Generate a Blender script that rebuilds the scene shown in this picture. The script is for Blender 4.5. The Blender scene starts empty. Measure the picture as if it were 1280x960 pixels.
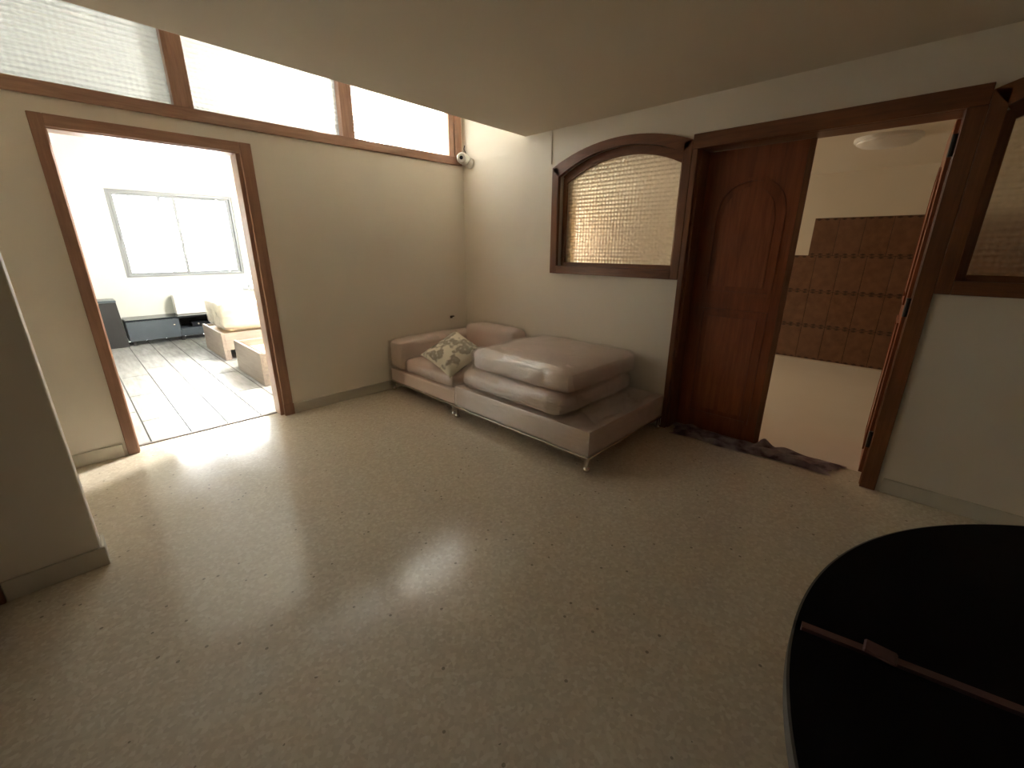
import bpy, bmesh, math, random
from mathutils import Vector, Matrix, noise

scene = bpy.context.scene
col = scene.collection
random.seed(7)

# ------------------------------------------------------------------ camera
F_PX = 533.14
YAW, PITCH, ROLL = 0.796812411, -0.310730419, 0.00257629692
CAM = Vector((-3.1736, -3.82836, 1.4))
fwd = Vector((math.cos(PITCH)*math.sin(YAW), math.cos(PITCH)*math.cos(YAW), math.sin(PITCH)))
rt = Vector((math.cos(YAW), -math.sin(YAW), 0))
up = rt.cross(fwd)
rt2 = rt*math.cos(ROLL) + up*math.sin(ROLL)
up2 = -rt*math.sin(ROLL) + up*math.cos(ROLL)
cd = bpy.data.cameras.new('camera')
cam = bpy.data.objects.new('camera', cd)
col.objects.link(cam)
m = Matrix((rt2, up2, -fwd)).transposed().to_4x4()
m.translation = CAM
cam.matrix_world = m
cd.sensor_fit = 'HORIZONTAL'
cd.sensor_width = 36.0
cd.lens = F_PX*36.0/1280.0
cd.clip_start = 0.02
scene.camera = cam

# ------------------------------------------------------------------ light
world = bpy.data.worlds.new('overcast_sky')
scene.world = world
world.use_nodes = True
bg = world.node_tree.nodes['Background']
bg.inputs[0].default_value = (0.95, 0.98, 1.0, 1)
bg.inputs[1].default_value = 3.6

def portal(name, loc, rot, sx, sy):
    l = bpy.data.lights.new(name, 'AREA')
    l.shape = 'RECTANGLE'; l.size = sx; l.size_y = sy
    l.cycles.is_portal = True
    o = bpy.data.objects.new(name, l); col.objects.link(o)
    o.location = loc; o.rotation_euler = rot
    return o
portal('window_portal', (-1.735, 5.05, 1.56), (-math.pi/2, 0, 0), 1.6, 1.3)      # bedroom window, sky light entering
portal('window_portal_kitchen', (2.65, 1.53, 1.5), (-math.pi/2, 0, 0), 1.15, 1.25)

vs = scene.view_settings
vs.view_transform = 'Standard'; vs.look = 'None'; vs.gamma = 1.0; vs.use_curve_mapping = False
vs.exposure = 3.35
scene.cycles.max_bounces = 16
scene.cycles.diffuse_bounces = 8
scene.cycles.transparent_max_bounces = 16
scene.cycles.sample_clamp_indirect = 10.0
scene.cycles.caustics_refractive = True
scene.cycles.caustics_reflective = True

# ------------------------------------------------------------------ materials
MAT = {}
class N:
    def __init__(self, name):
        self.m = bpy.data.materials.new(name); self.m.use_nodes = True
        self.t = self.m.node_tree; self.n = self.t.nodes
        self.b = self.n['Principled BSDF']; self.out = self.n['Material Output']
        MAT[name] = self.m
        self._co = None
    def add(self, kind, **kw):
        nd = self.n.new(kind)
        for k, v in kw.items(): setattr(nd, k, v)
        return nd
    def link(self, a, b): self.t.links.new(a, b)
    def coord(self, scale=(1, 1, 1), rot=(0, 0, 0), out='Object'):
        tc = self.add('ShaderNodeTexCoord'); mp = self.add('ShaderNodeMapping')
        mp.inputs['Scale'].default_value = scale; mp.inputs['Rotation'].default_value = rot
        self.link(tc.outputs[out], mp.inputs['Vector']); return mp.outputs[0]
    def noise(self, vec, scale, detail=3, rough=.5):
        nd = self.add('ShaderNodeTexNoise'); nd.inputs['Scale'].default_value = scale
        nd.inputs['Detail'].default_value = detail; nd.inputs['Roughness'].default_value = rough
        self.link(vec, nd.inputs['Vector']); return nd.outputs[0]
    def ramp(self, fac, stops, interp='LINEAR'):
        r = self.add('ShaderNodeValToRGB'); r.color_ramp.interpolation = interp
        e = r.color_ramp.elements
        while len(e) < len(stops): e.new(0.5)
        for i, (p, c) in enumerate(stops):
            e[i].position = p; e[i].color = (*c, 1) if len(c) == 3 else c
        self.link(fac, r.inputs[0]); return r.outputs[0]
    def mix(self, fac, a, b, mode='MIX'):
        nd = self.add('ShaderNodeMix', data_type='RGBA', blend_type=mode)
        for i, v in ((0, fac), (6, a), (7, b)):
            if hasattr(v, 'links'): self.link(v, nd.inputs[i])
            elif i == 0: nd.inputs[0].default_value = v
            else: nd.inputs[i].default_value = (*v, 1)
        return nd.outputs[2]
    def math(self, op, a, b=0.0):
        nd = self.add('ShaderNodeMath', operation=op)
        for i, v in ((0, a), (1, b)):
            if hasattr(v, 'links'): self.link(v, nd.inputs[i])
            else: nd.inputs[i].default_value = v
        return nd.outputs[0]
    def bump(self, h, strength=.3, dist=.01):
        nd = self.add('ShaderNodeBump'); nd.inputs['Strength'].default_value = strength
        nd.inputs['Distance'].default_value = dist
        self.link(h, nd.inputs['Height']); return nd.outputs[0]
    def base(self, c):
        if hasattr(c, 'links'): self.link(c, self.b.inputs['Base Color'])
        else: self.b.inputs['Base Color'].default_value = (*c, 1)
    def rough(self, v): self.b.inputs['Roughness'].default_value = v
    def normal(self, v): self.link(v, self.b.inputs['Normal'])

def plaster(name, c, var=.04):
    k = N(name); v = k.coord()
    n = k.noise(v, 1.3, 4)
    k.base(k.mix(n, tuple(x*(1-var) for x in c), tuple(min(1, x*(1+var)) for x in c)))
    k.rough(.75); k.b.inputs['Specular IOR Level'].default_value = .25
    k.normal(k.bump(k.noise(v, 90, 3), .06, .004))
plaster('plaster', (.85, .79, .695))
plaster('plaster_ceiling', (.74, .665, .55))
plaster('plaster_bedroom', (.51, .522, .488))
plaster('plaster_kitchen', (.74, .68, .58))
plaster('baseboard_paint', (.66, .62, .53))

def wood(name, dark, light, scale=1.0, rough=.35, axis='Z', coat=.3):
    k = N(name)
    sc = {'Z': (14, 14, 1.1), 'X': (1.1, 14, 14), 'Y': (14, 1.1, 14)}[axis]
    v = k.coord(tuple(s*scale for s in sc))
    n1 = k.noise(v, 2.2, 6, .6); n2 = k.noise(v, 9, 2)
    f = k.math('MULTIPLY_ADD', n1, 1.0); 
    c = k.ramp(n1, [(.32, dark), (.68, light)])
    k.base(k.mix(.25, c, k.ramp(n2, [(.3, dark), (.7, light)])))
    k.rough(rough); k.b.inputs['Coat Weight'].default_value = coat; k.b.inputs['Coat Roughness'].default_value = .2
    k.normal(k.bump(n1, .12, .003))
for ax in 'XYZ':
    wood('wood_trim_'+ax, (.29, .155, .10), (.48, .27, .18), axis=ax)
    wood('wood_dark_'+ax, (.13, .045, .018), (.25, .095, .036), axis=ax, rough=.4)
wood('wood_door', (.18, .048, .016), (.36, .10, .034), scale=.8, axis='Z', rough=.38)
wood('wood_door_panel', (.21, .056, .02), (.42, .125, .045), scale=1.3, axis='Z', rough=.38)
wood('bed_wood', (.20, .155, .125), (.31, .245, .20), axis='Y', rough=.5, coat=0)
wood('bed_wood_x', (.20, .155, .125), (.31, .245, .20), axis='X', rough=.5, coat=0)
wood('plywood', (.62, .47, .32), (.74, .60, .44), axis='X', rough=.6, coat=0)

k = N('terrazzo'); v = k.coord()
vo = k.add('ShaderNodeTexVoronoi'); vo.inputs['Scale'].default_value = 75; k.link(v, vo.inputs['Vector'])
vo2 = k.add('ShaderNodeTexVoronoi'); vo2.inputs['Scale'].default_value = 42; k.link(v, vo2.inputs['Vector'])
sep = k.add('ShaderNodeSeparateColor'); k.link(vo.outputs['Color'], sep.inputs[0])
sep2 = k.add('ShaderNodeSeparateColor'); k.link(vo2.outputs['Color'], sep2.inputs[0])
chips = k.ramp(sep.outputs[0], [(0, (.58, .505, .40)), (.45, (.64, .565, .45)), (.8, (.69, .615, .50)), (1, (.74, .68, .57))])
cloud = k.noise(v, .9, 4)
chips = k.mix(k.math('MULTIPLY', cloud, .35), chips, (.58, .50, .385))
near2 = k.math('LESS_THAN', vo2.outputs['Distance'], .26)
dk = k.math('MULTIPLY', k.math('GREATER_THAN', sep2.outputs[1], .968), near2)
lt = k.math('MULTIPLY', k.math('LESS_THAN', sep2.outputs[1], .07), near2)
c = k.mix(k.math('MULTIPLY', dk, .6), chips, (.10, .085, .065))
c = k.mix(k.math('MULTIPLY', lt, .5), c, (.74, .70, .61))
k.base(c)
rr = k.ramp(k.noise(v, 2.6, 5, .6), [(.3, (.10, .10, .10)), (.75, (.21, .21, .21))])
k.link(rr, k.b.inputs['Roughness'])
k.b.inputs['Specular IOR Level'].default_value = .42
k.normal(k.bump(k.noise(v, 3.0, 3), .05, .01))

k = N('plank_tile'); v = k.coord((9, 1.2, 9))
oi = k.add('ShaderNodeObjectInfo')
n = k.noise(v, 2.4, 6, .6)
c = k.ramp(n, [(.3, (.25, .242, .232)), (.55, (.36, .352, .34)), (.8, (.46, .452, .44))])
k.base(k.mix(k.math('MULTIPLY', oi.outputs['Random'], .35), c, (.28, .272, .26))); k.rough(.24)
k = N('grout'); k.base((.045, .043, .04)); k.rough(.9)
k = N('kitchen_floor'); v = k.coord(); k.base(k.mix(k.noise(v, 3, 4), (.82, .75, .66), (.88, .82, .73))); k.rough(.3)

k = N('brown_tile'); v = k.coord()
n = k.noise(v, 14, 4); oi = k.add('ShaderNodeObjectInfo')
c = k.ramp(n, [(.3, (.125, .056, .028)), (.7, (.195, .095, .048))])
k.base(k.mix(k.math('MULTIPLY', oi.outputs['Random'], .3), c, (.19, .10, .065))); k.rough(.35)
k = N('tile_motif'); k.base((.05, .022, .014)); k.rough(.5)

k = N('white_paint'); k.base((.80, .79, .76)); k.rough(.5)
k = N('white_plastic'); k.base((.80, .78, .74)); k.rough(.35)
k = N('black_gloss'); k.base((.012, .014, .018)); k.rough(.18)
k = N('black_matte'); k.base((.012, .011, .011)); k.rough(.55)
k = N('dark_slate'); v = k.coord(); k.base(k.mix(k.noise(v, 4, 3), (.035, .045, .055), (.07, .085, .10))); k.rough(.3)
k = N('table_black'); v = k.coord(); k.base((.004, .003, .003)); k.rough(.7); k.b.inputs['Specular IOR Level'].default_value = .08
k = N('table_rim'); k.base((.10, .09, .08)); k.rough(.5)
k = N('seam_strip'); k.base((.12, .055, .05)); k.rough(.5)
k = N('chrome'); k.base((.72, .69, .64)); k.rough(.22); k.b.inputs['Metallic'].default_value = 1
k = N('aluminium'); k.base((.55, .56, .57)); k.rough(.35); k.b.inputs['Metallic'].default_value = 1
k = N('aluminium_painted'); k.base((.20, .21, .215)); k.rough(.45)
k = N('dark_metal'); k.base((.03, .025, .02)); k.rough(.5); k.b.inputs['Metallic'].default_value = .5
k = N('brown_plastic'); k.base((.055, .025, .012)); k.rough(.5)
k = N('rail_paint'); k.base((.62, .40, .40)); k.rough(.5)
k = N('threshold_metal'); k.base((.12, .085, .065)); k.rough(.5)

k = N('sofa_fabric'); v = k.coord()
n = k.noise(v, 6, 3); w = k.noise(v, 420, 1)
c = k.mix(n, (.82, .665, .59), (.88, .73, .655))
k.base(k.mix(k.math('MULTIPLY', w, .3), c, (.76, .61, .54))); k.rough(.85)
k.b.inputs['Sheen Weight'].default_value = .2; k.normal(k.bump(w, .15, .002))

k = N('pillow_fabric'); v = k.coord()
n = k.noise(v, 9, 2, .55)
vo = k.add('ShaderNodeTexVoronoi'); vo.inputs['Scale'].default_value = 9; k.link(v, vo.inputs['Vector'])
leaf = k.ramp(n, [(.46, (.80, .74, .60)), (.53, (.36, .31, .235)), (.62, (.42, .37, .29)), (.68, (.80, .74, .60))])
k.base(leaf); k.rough(.85)
k = N('blue_pillow_fabric'); v = k.coord(); n = k.noise(v, 11, 2)
k.base(k.ramp(n, [(.44, (.82, .84, .86)), (.52, (.22, .27, .36)), (.62, (.82, .84, .86))])); k.rough(.85)

k = N('mattress_cover'); v = k.coord((2.2, 6, 16)); n = k.noise(v, 1.6, 4)
k.base(k.mix(n, (.70, .60, .45), (.84, .76, .62))); k.rough(.35); k.normal(k.bump(n, .5, .03))

k = N('cloth_rug'); v = k.coord(); n = k.noise(v, 11, 3)
k.base(k.ramp(n, [(.36, (.16, .10, .11)), (.5, (.38, .28, .30)), (.62, (.50, .41, .41))])); k.rough(.95)
k.normal(k.bump(k.noise(v, 160, 2), .3, .004))

def film(name, gloss, depth, scl):
    """clear stretch film: mostly see-through, glossy creases catch the light"""
    k = N(name)
    n = k.noise(k.coord(scl), 3.2, 5, .62)
    v2 = k.coord(); n2 = k.noise(v2, 9, 3)
    crease = k.math('ABSOLUTE', k.math('SUBTRACT', n2, .5))
    h = k.math('ADD', k.math('MULTIPLY', n, 1.0), k.math('MULTIPLY', crease, 1.2))
    b = k.bump(h, 1.0, depth)
    lw = k.add('ShaderNodeLayerWeight'); lw.inputs['Blend'].default_value = .3
    k.link(b, lw.inputs['Normal'])
    fac = k.math('ADD', k.math('MULTIPLY', lw.outputs['Fresnel'], .45), gloss)
    tr = k.add('ShaderNodeBsdfTransparent'); tr.inputs[0].default_value = (.98, .98, .98, 1)
    gl = k.add('ShaderNodeBsdfGlossy'); gl.inputs['Roughness'].default_value = .07; gl.inputs[0].default_value = (1, 1, 1, 1)
    k.link(b, gl.inputs['Normal'])
    mx = k.add('ShaderNodeMixShader'); k.link(fac, mx.inputs[0]); k.link(tr.outputs[0], mx.inputs[1]); k.link(gl.outputs[0], mx.inputs[2])
    k.link(mx.outputs[0], k.out.inputs['Surface'])
film('plastic_film', .20, .014, (3, 2.2, 15))
film('plastic_film_hazy', .16, .010, (5, 5, 5))

def reeded(name, axis, clear, tint, thru, swing=.22, cross=.85):
    """cross-reeded privacy glass: fine ribs both ways, part clear, part light-scattering"""
    k = N(name); tc = k.add('ShaderNodeTexCoord'); sp = k.add('ShaderNodeSeparateXYZ'); k.link(tc.outputs['Object'], sp.inputs[0])
    P = 2*math.pi/.030
    sz = k.math('SINE', k.math('MULTIPLY', sp.outputs[2], P))
    sx = k.math('SINE', k.math('MULTIPLY', sp.outputs[axis], P))
    # relief tilts the transmitted rays
    h = k.math('ADD', k.math('MULTIPLY', sz, 1.0), k.math('MULTIPLY', sx, cross))
    b = k.bump(h, 1.0, .004)
    rf = k.add('ShaderNodeBsdfRefraction'); rf.inputs['IOR'].default_value = 1.18; rf.inputs['Roughness'].default_value = .3
    rf.inputs[0].default_value = (*tint, 1); k.link(b, rf.inputs['Normal'])
    tl = k.add('ShaderNodeBsdfTranslucent'); tl.inputs[0].default_value = (*tint, 1); k.link(b, tl.inputs['Normal'])
    tr = k.add('ShaderNodeBsdfTransparent'); tr.inputs[0].default_value = (*tint, 1)
    gl = k.add('ShaderNodeBsdfGlossy'); gl.inputs['Roughness'].default_value = .12; k.link(b, gl.inputs['Normal'])
    fac = k.ramp(k.math('ADD', k.math('MULTIPLY', h, .3), .5), [(.2, (clear-swing,)*3), (.8, (clear+swing,)*3)])
    m1 = k.add('ShaderNodeMixShader'); k.link(fac, m1.inputs[0]); k.link(tl.outputs[0], m1.inputs[1]); k.link(rf.outputs[0], m1.inputs[2])
    m2 = k.add('ShaderNodeMixShader'); m2.inputs[0].default_value = thru; k.link(m1.outputs[0], m2.inputs[1]); k.link(tr.outputs[0], m2.inputs[2])
    m3 = k.add('ShaderNodeMixShader'); m3.inputs[0].default_value = .05; k.link(m2.outputs[0], m3.inputs[1]); k.link(gl.outputs[0], m3.inputs[2])
    k.link(m3.outputs[0], k.out.inputs['Surface'])
reeded('reeded_glass_x', 0, .3, (.60, .61, .60), .25, .28, .3)
reeded('reeded_glass_y', 1, .82, (1, 1, .98), .25)

def thin_glass(name, tint):
    k = N(name)
    tr = k.add('ShaderNodeBsdfTransparent'); tr.inputs[0].default_value = (*tint, 1)
    gl = k.add('ShaderNodeBsdfGlossy'); gl.inputs['Roughness'].default_value = .03
    fr = k.add('ShaderNodeFresnel'); fr.inputs[0].default_value = 1.45
    mx = k.add('ShaderNodeMixShader'); k.link(fr.outputs[0], mx.inputs[0]); k.link(tr.outputs[0], mx.inputs[1]); k.link(gl.outputs[0], mx.inputs[2])
    k.link(mx.outputs[0], k.out.inputs['Surface'])
thin_glass('window_glass', (.97, .98, .98))
thin_glass('dimming_glass', (.76, .69, .58))  # tint put in to dim and warm the daylight entering the kitchen

# ------------------------------------------------------------------ mesh helpers
def box(bm, lo, hi, bev=0.0, seg=1, mtx=None):
    b = bmesh.new()
    bmesh.ops.create_cube(b, size=1)
    lo, hi = Vector(lo), Vector(hi); c = (lo+hi)/2; s = hi-lo
    for v in b.verts: v.co = Vector((c.x+v.co.x*s.x, c.y+v.co.y*s.y, c.z+v.co.z*s.z))
    if bev: bmesh.ops.bevel(b, geom=b.edges[:], offset=min(bev, min(s)*.45), segments=seg, affect='EDGES', profile=.5)
    if mtx: bmesh.ops.transform(b, matrix=mtx, verts=b.verts)
    me = bpy.data.meshes.new('tmp'); b.to_mesh(me); b.free(); bm.from_mesh(me); bpy.data.meshes.remove(me)
    return bm
def prism(bm, pts, d0, d1, axis):
    """polygon pts in the two other axes, extruded along axis from d0 to d1"""
    def P(a, b, d):
        return {0: (d, a, b), 1: (a, d, b), 2: (a, b, d)}[axis]
    A = [bm.verts.new(P(a, b, d0)) for a, b in pts]; B = [bm.verts.new(P(a, b, d1)) for a, b in pts]
    n = len(pts)
    bm.faces.new(A); bm.faces.new(B[::-1])
    for i in range(n): bm.faces.new((A[i], B[i], B[(i+1) % n], A[(i+1) % n]))
    return bm
def strip(bm, inner, outer, d0, d1, axis):
    """band between two polylines of equal length (casing of an arch)"""
    def P(p, d):
        a, b = p; return {0: (d, a, b), 1: (a, d, b), 2: (a, b, d)}[axis]
    vi0 = [bm.verts.new(P(p, d0)) for p in inner]; vi1 = [bm.verts.new(P(p, d1)) for p in inner]
    vo0 = [bm.verts.new(P(p, d0)) for p in outer]; vo1 = [bm.verts.new(P(p, d1)) for p in outer]
    for i in range(len(inner)-1):
        for q in ((vi0[i], vi0[i+1], vo0[i+1], vo0[i]), (vi1[i], vo1[i], vo1[i+1], vi1[i+1]),
                  (vi0[i], vi1[i], vi1[i+1], vi0[i+1]), (vo0[i], vo0[i+1], vo1[i+1], vo1[i])): bm.faces.new(q)
    for e in (0, -1): bm.faces.new((vi0[e], vo0[e], vo1[e], vi1[e]))
    return bm
def tube(bm, pts, r, n=8):
    pts = [Vector(p) for p in pts]; rings = []
    for i, p in enumerate(pts):
        d = (pts[min(i+1, len(pts)-1)] - pts[max(i-1, 0)]).normalized()
        a = d.orthogonal().normalized() if i == 0 else (prev - d*prev.dot(d)).normalized()
        prev = a; b = d.cross(a)
        rad = r[i] if isinstance(r, (list, tuple)) else r
        rings.append([bm.verts.new(p + (a*math.cos(t) + b*math.sin(t))*rad) for t in [2*math.pi*j/n for j in range(n)]])
    for i in range(len(rings)-1):
        for j in range(n): bm.faces.new((rings[i][j], rings[i][(j+1) % n], rings[i+1][(j+1) % n], rings[i+1][j]))
    bm.faces.new(rings[0][::-1]); bm.faces.new(rings[-1])
    return bm
def lathe(bm, prof, origin, axis, n=24):
    """prof = [(distance along axis, radius)]"""
    axis = Vector(axis).normalized(); o = Vector(origin)
    return tube(bm, [o + axis*d for d, r in prof], [max(r, .0004) for d, r in prof], n)

def finish(name, bm, mat, parent=None, smooth=False, loc=None):
    bmesh.ops.recalc_face_normals(bm, faces=bm.faces[:])
    me = bpy.data.meshes.new(name); 
    base = Vector((0, 0, 0))
    if parent is not None:
        q = parent
        while q is not None: base += q.location; q = q.parent
    elif loc is not None: base = Vector(loc)
    for v in bm.verts: v.co -= base
    bm.to_mesh(me); bm.free()
    if smooth:
        for p in me.polygons: p.use_smooth = True
        me.set_sharp_from_angle(angle=math.radians(38))
    me.materials.append(MAT[mat])
    o = bpy.data.objects.new(name, me); col.objects.link(o)
    if parent is not None: o.parent = parent
    elif loc is not None: o.location = base
    return o
def tag(o, label, cat, group=None, kind=None):
    o['label'] = label; o['category'] = cat
    if group: o['group'] = group
    if kind: o['kind'] = kind
    return o
def thing(name, label, cat, loc, group=None, kind=None):
    o = bpy.data.objects.new(name, None); col.objects.link(o); o.location = loc
    o.empty_display_size = .1
    return tag(o, label, cat, group, kind)
def S(name, bm, mat, label, cat='wall'):
    return tag(finish(name, bm, mat), label, cat, kind='structure')
def B1(name, lo, hi, mat, parent=None, bev=.003, seg=1, smooth=False):
    return finish(name, box(bmesh.new(), lo, hi, bev, seg), mat, parent, smooth)

# ------------------------------------------------------------------ shell
XL, YR, ZT = -7.0, -6.6, 2.9        # left end, rear end, upper ceiling
ZC = 2.345                          # lower ceiling
TA, TB = .13, .20                   # wall thicknesses
KX, KY0, KY1, KZ = 3.39, -5.6, 1.35, 2.235
BX0, BX1, BY1, BZ = -4.0, .0, 4.85, 2.80
DX0, DX1, DZ = -3.085, -2.085, 2.065    # bedroom doorway (rough opening)
CZ0, CZ1 = 2.23, 2.78                   # clerestory opening
CX0, CX1 = -3.50, -.13
DY0, DY1 = -2.47, -3.755                # kitchen doorway
DZB = 2.055
W2 = (-1.295, -2.385); W3 = (-3.875, -4.965); WZ = 1.235
def arch(y0, y1, spring, rise, n=18, tilt=0.0):
    out = []
    for i in range(n+1):
        t = i/n; y = y0 + (y1-y0)*t
        s = 2*t-1
        # circular segment
        w = abs(y1-y0)/2; R = (w*w + rise*rise)/(2*rise)
        out.append((y, spring + math.sqrt(R*R - (s*w)**2) - (R-rise) + tilt*t))
    return out
SPR, RISE = 1.985, .135

# floors
bm = box(bmesh.new(), (XL, YR, -.12), (TB, .105, 0))
S('floor', bm, 'terrazzo', 'polished beige terrazzo floor with scattered dark chips', 'floor')
bm = box(bmesh.new(), (TB, KY0, -.12), (KX, KY1, 0))
S('floor_kitchen', bm, 'kitchen_floor', 'pale smooth floor of the room with the brown wall tiles', 'floor')
fb = S('floor_bedroom', box(bmesh.new(), (BX0, .105, -.12), (BX1, BY1, -.006)), 'grout', 'pale wood-look plank tile floor of the bright bedroom', 'floor')
TWd, TLn = .25, .87
tile_me = None
cols_off = {0: .66, 1: 1.02, 2: .66, 3: 1.00}
ci = -5
while True:
    x0 = -2.98 + ci*TWd
    if x0 > BX1: break
    if x0 + TWd > BX0:
        off = (.70 if ci % 2 == 0 else 1.02) - 2*TLn
        j = 0
        while off + j*TLn < BY1:
            a0, a1 = max(off + j*TLn, .135), min(off + (j+1)*TLn, BY1)
            b0, b1 = max(x0, BX0), min(x0+TWd, BX1)
            if a1 - a0 > .02 and b1-b0 > .02:
                B1('plank_tile', (b0+.004, a0+.007, -.008), (b1-.004, a1-.007, 0), 'plank_tile', fb, .0015)
            j += 1
    ci += 1

# wall_left: the wall with the bedroom doorway and the high window band
bm = bmesh.new()
for lo, hi in (((XL, 0, 0), (DX0, TA, CZ0)), ((DX1, 0, 0), (TB, TA, CZ0)), ((DX0, 0, DZ), (DX1, TA, CZ0)),
               ((XL, 0, CZ1), (TB, TA, ZT)), ((XL, 0, CZ0), (CX0, TA, CZ1)), ((CX1, 0, CZ0), (TB, TA, CZ1))):
    box(bm, lo, hi)
S('wall_left', bm, 'plaster', 'cream plaster wall with the bedroom doorway and high window band')
# wall_right: arched windows + double doorway
bm = bmesh.new()
X0, X1 = 0, TB
box(bm, (X0, W2[0], 0), (X1, 0, ZT)); 
for (a, b, TL) in (W2 + (.045,), W3 + (-.045,)):
    box(bm, (X0, b, 0), (X1, a, WZ))
    ar = arch(a, b, SPR + (.045 if TL < 0 else 0), RISE, tilt=TL)
    strip(bm, ar, [(y, ZT) for y, z in ar], X0, X1, 0)
box(bm, (X0, DY0, 0), (X1, W2[1], ZT)); box(bm, (X0, DY1, DZB), (X1, DY0, ZT)); box(bm, (X0, W3[0], 0), (X1, DY1, ZT))
box(bm, (X0, YR, 0), (X1, W3[1], ZT))
S('wall_right', bm, 'plaster', 'cream plaster wall with the arched windows and the wooden double doorway')
S('wall_rear', box(bmesh.new(), (XL, YR-.15, 0), (TB, YR, ZT)), 'plaster', 'plain cream wall closing the dim room opposite the bedroom doorway')
S('wall_side', box(bmesh.new(), (XL-.15, YR, 0), (XL, TA, ZT)), 'plaster', 'plain cream wall closing the far end of the passage')
SX, SY0, SY1 = -3.322, -1.35, -1.23
S('wall_stub', box(bmesh.new(), (XL, SY0, 0), (SX, SY1, ZC), .004), 'plaster', 'shaded partition wall ending in front of the bedroom wall')
# ceilings
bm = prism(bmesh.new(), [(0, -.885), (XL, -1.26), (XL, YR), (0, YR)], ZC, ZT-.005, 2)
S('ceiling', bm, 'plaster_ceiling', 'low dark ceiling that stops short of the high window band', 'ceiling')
S('ceiling_upper', box(bmesh.new(), (XL, YR, ZT), (TB, TA, ZT+.1)), 'plaster', 'higher ceiling of the light slot in front of the window band', 'ceiling')
# bedroom shell
BW = (-2.515, -.955, .95, 2.175)    # x0 x1 z0 z1
bm = bmesh.new()
box(bm, (BX0-.15, BY1, 0), (BW[0], BY1+.2, BZ)); box(bm, (BW[1], BY1, 0), (BX1+.15, BY1+.2, BZ))
box(bm, (BW[0], BY1, 0), (BW[1], BY1+.2, BW[2])); box(bm, (BW[0], BY1, BW[3]), (BW[1], BY1+.2, BZ))
S('wall_bedroom_far', bm, 'plaster_bedroom', 'pale bedroom wall with the sliding window')
S('wall_bedroom_left', box(bmesh.new(), (BX0-.15, TA, 0), (BX0, BY1, BZ)), 'plaster_bedroom', 'pale bedroom side wall beside the black cabinet')
S('wall_bedroom_right', box(bmesh.new(), (BX1, TA, 0), (BX1+.15, BY1, BZ)), 'plaster_bedroom', 'pale bedroom wall at the head of the two beds')
S('ceiling_bedroom', box(bmesh.new(), (BX0-.15, TA, BZ), (BX1+.15, BY1+.2, BZ+.1)), 'plaster_bedroom', 'white bedroom ceiling seen under the door head', 'ceiling')
# kitchen shell
KW = (2.1, 3.2, .90, 2.10)
bm = box(bmesh.new(), (KX, KY0, 0), (KX+.2, KY1+.15, KZ))
wk = S('wall_kitchen_far', bm, 'plaster_kitchen', 'cream wall carrying the brown tiles seen through the doorway')
bm = bmesh.new()
box(bm, (TB, KY1, 0), (KW[0], KY1+.15, KZ)); box(bm, (KW[1], KY1, 0), (KX, KY1+.15, KZ))
box(bm, (KW[0], KY1, 0), (KW[1], KY1+.15, KW[2])); box(bm, (KW[0], KY1, KW[3]), (KW[1], KY1+.15, KZ))
S('wall_kitchen_left', bm, 'plaster_kitchen', 'cream side wall with the window lighting the tiled room')
S('wall_kitchen_right', box(bmesh.new(), (TB, KY0-.15, 0), (KX+.2, KY0, KZ)), 'plaster_kitchen', 'cream side wall at the dark end of the tiled room')
S('ceiling_kitchen', box(bmesh.new(), (TB, KY0, KZ), (KX+.2, KY1, KZ+.1)), 'plaster_kitchen', 'cream ceiling with the round lamp in the tiled room', 'ceiling')

# brown wall tiles, 4 rows
TH, TW = .43, .248
def tile_motif(bm, y0, y1, z0, z1, x):
    n = 3
    for zz in (z0+.014, z1-.014):
        for i in range(n):
            yc = y0 + (y1-y0)*(i+.5)/n
            prism(bm, [(yc-.030, zz), (yc, zz+.012), (yc+.030, zz), (yc, zz-.012)], x-.0015, x+.004, 0)
k = N('dark_grout'); k.base((.035, .018, .012)); k.rough(.8)
B1('grout_bed', (KX-.005, KY0+.1, .02), (KX+.001, -1.925, .02+3*TH), 'dark_grout', wk, 0)
B1('grout_bed', (KX-.005, KY0+.1, .02+3*TH), (KX+.001, -2.581, .02+4*TH), 'dark_grout', wk, 0)
for r in range(4):
    z0 = .02 + r*TH
    y = -2.42 + .248*2 if r < 3 else -2.58
    if r == 3: ystop = KY0 + .2
    while y - TW > KY0 + .1:
        lo, hi = (KX-.010, y-TW+.002, z0+.002), (KX+.002, y-.002, z0+TH-.002)
        t = B1('tile', lo, hi, 'brown_tile', wk, .002)
        if y > -4.9:
            bm = bmesh.new(); tile_motif(bm, lo[1], hi[1], lo[2], hi[2], KX-.010)
            finish('tile_motif', bm, 'tile_motif', t)
        y -= TW

# baseboards
def bb(name, lo, hi, label): 
    return tag(B1(name, lo, hi, 'baseboard_paint', None, .004), label, 'baseboard', kind='structure')
bb('baseboard_left', (DX1+.075, -.014, 0), (-.002, -.0005, .092), 'pale baseboard between the bedroom doorway and the wrapped sofa')
bb('baseboard_passage', (XL+.01, -.014, 0), (DX0-.055, -.0005, .092), 'pale baseboard on the passage side of the bedroom doorway')
bb('baseboard_right', (-.014, YR+.01, 0), (-.0005, DY1-.085, .092), 'pale baseboard under the arched window by the round table')
bb('baseboard_corner', (-.014, DY0+.06, 0), (-.0005, -.015, .092), 'pale baseboard behind the wrapped sofa')
bm = bmesh.new(); box(bm, (-3.627, SY0-.014, 0), (SX+.014, SY0-.0005, .092), .003); box(bm, (SX+.0005, SY0-.001, 0), (SX+.014, SY1, .092), .003)
tag(finish('baseboard_stub', bm, 'baseboard_paint'), 'baseboard wrapping the end of the shaded partition', 'baseboard', kind='structure')

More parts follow.
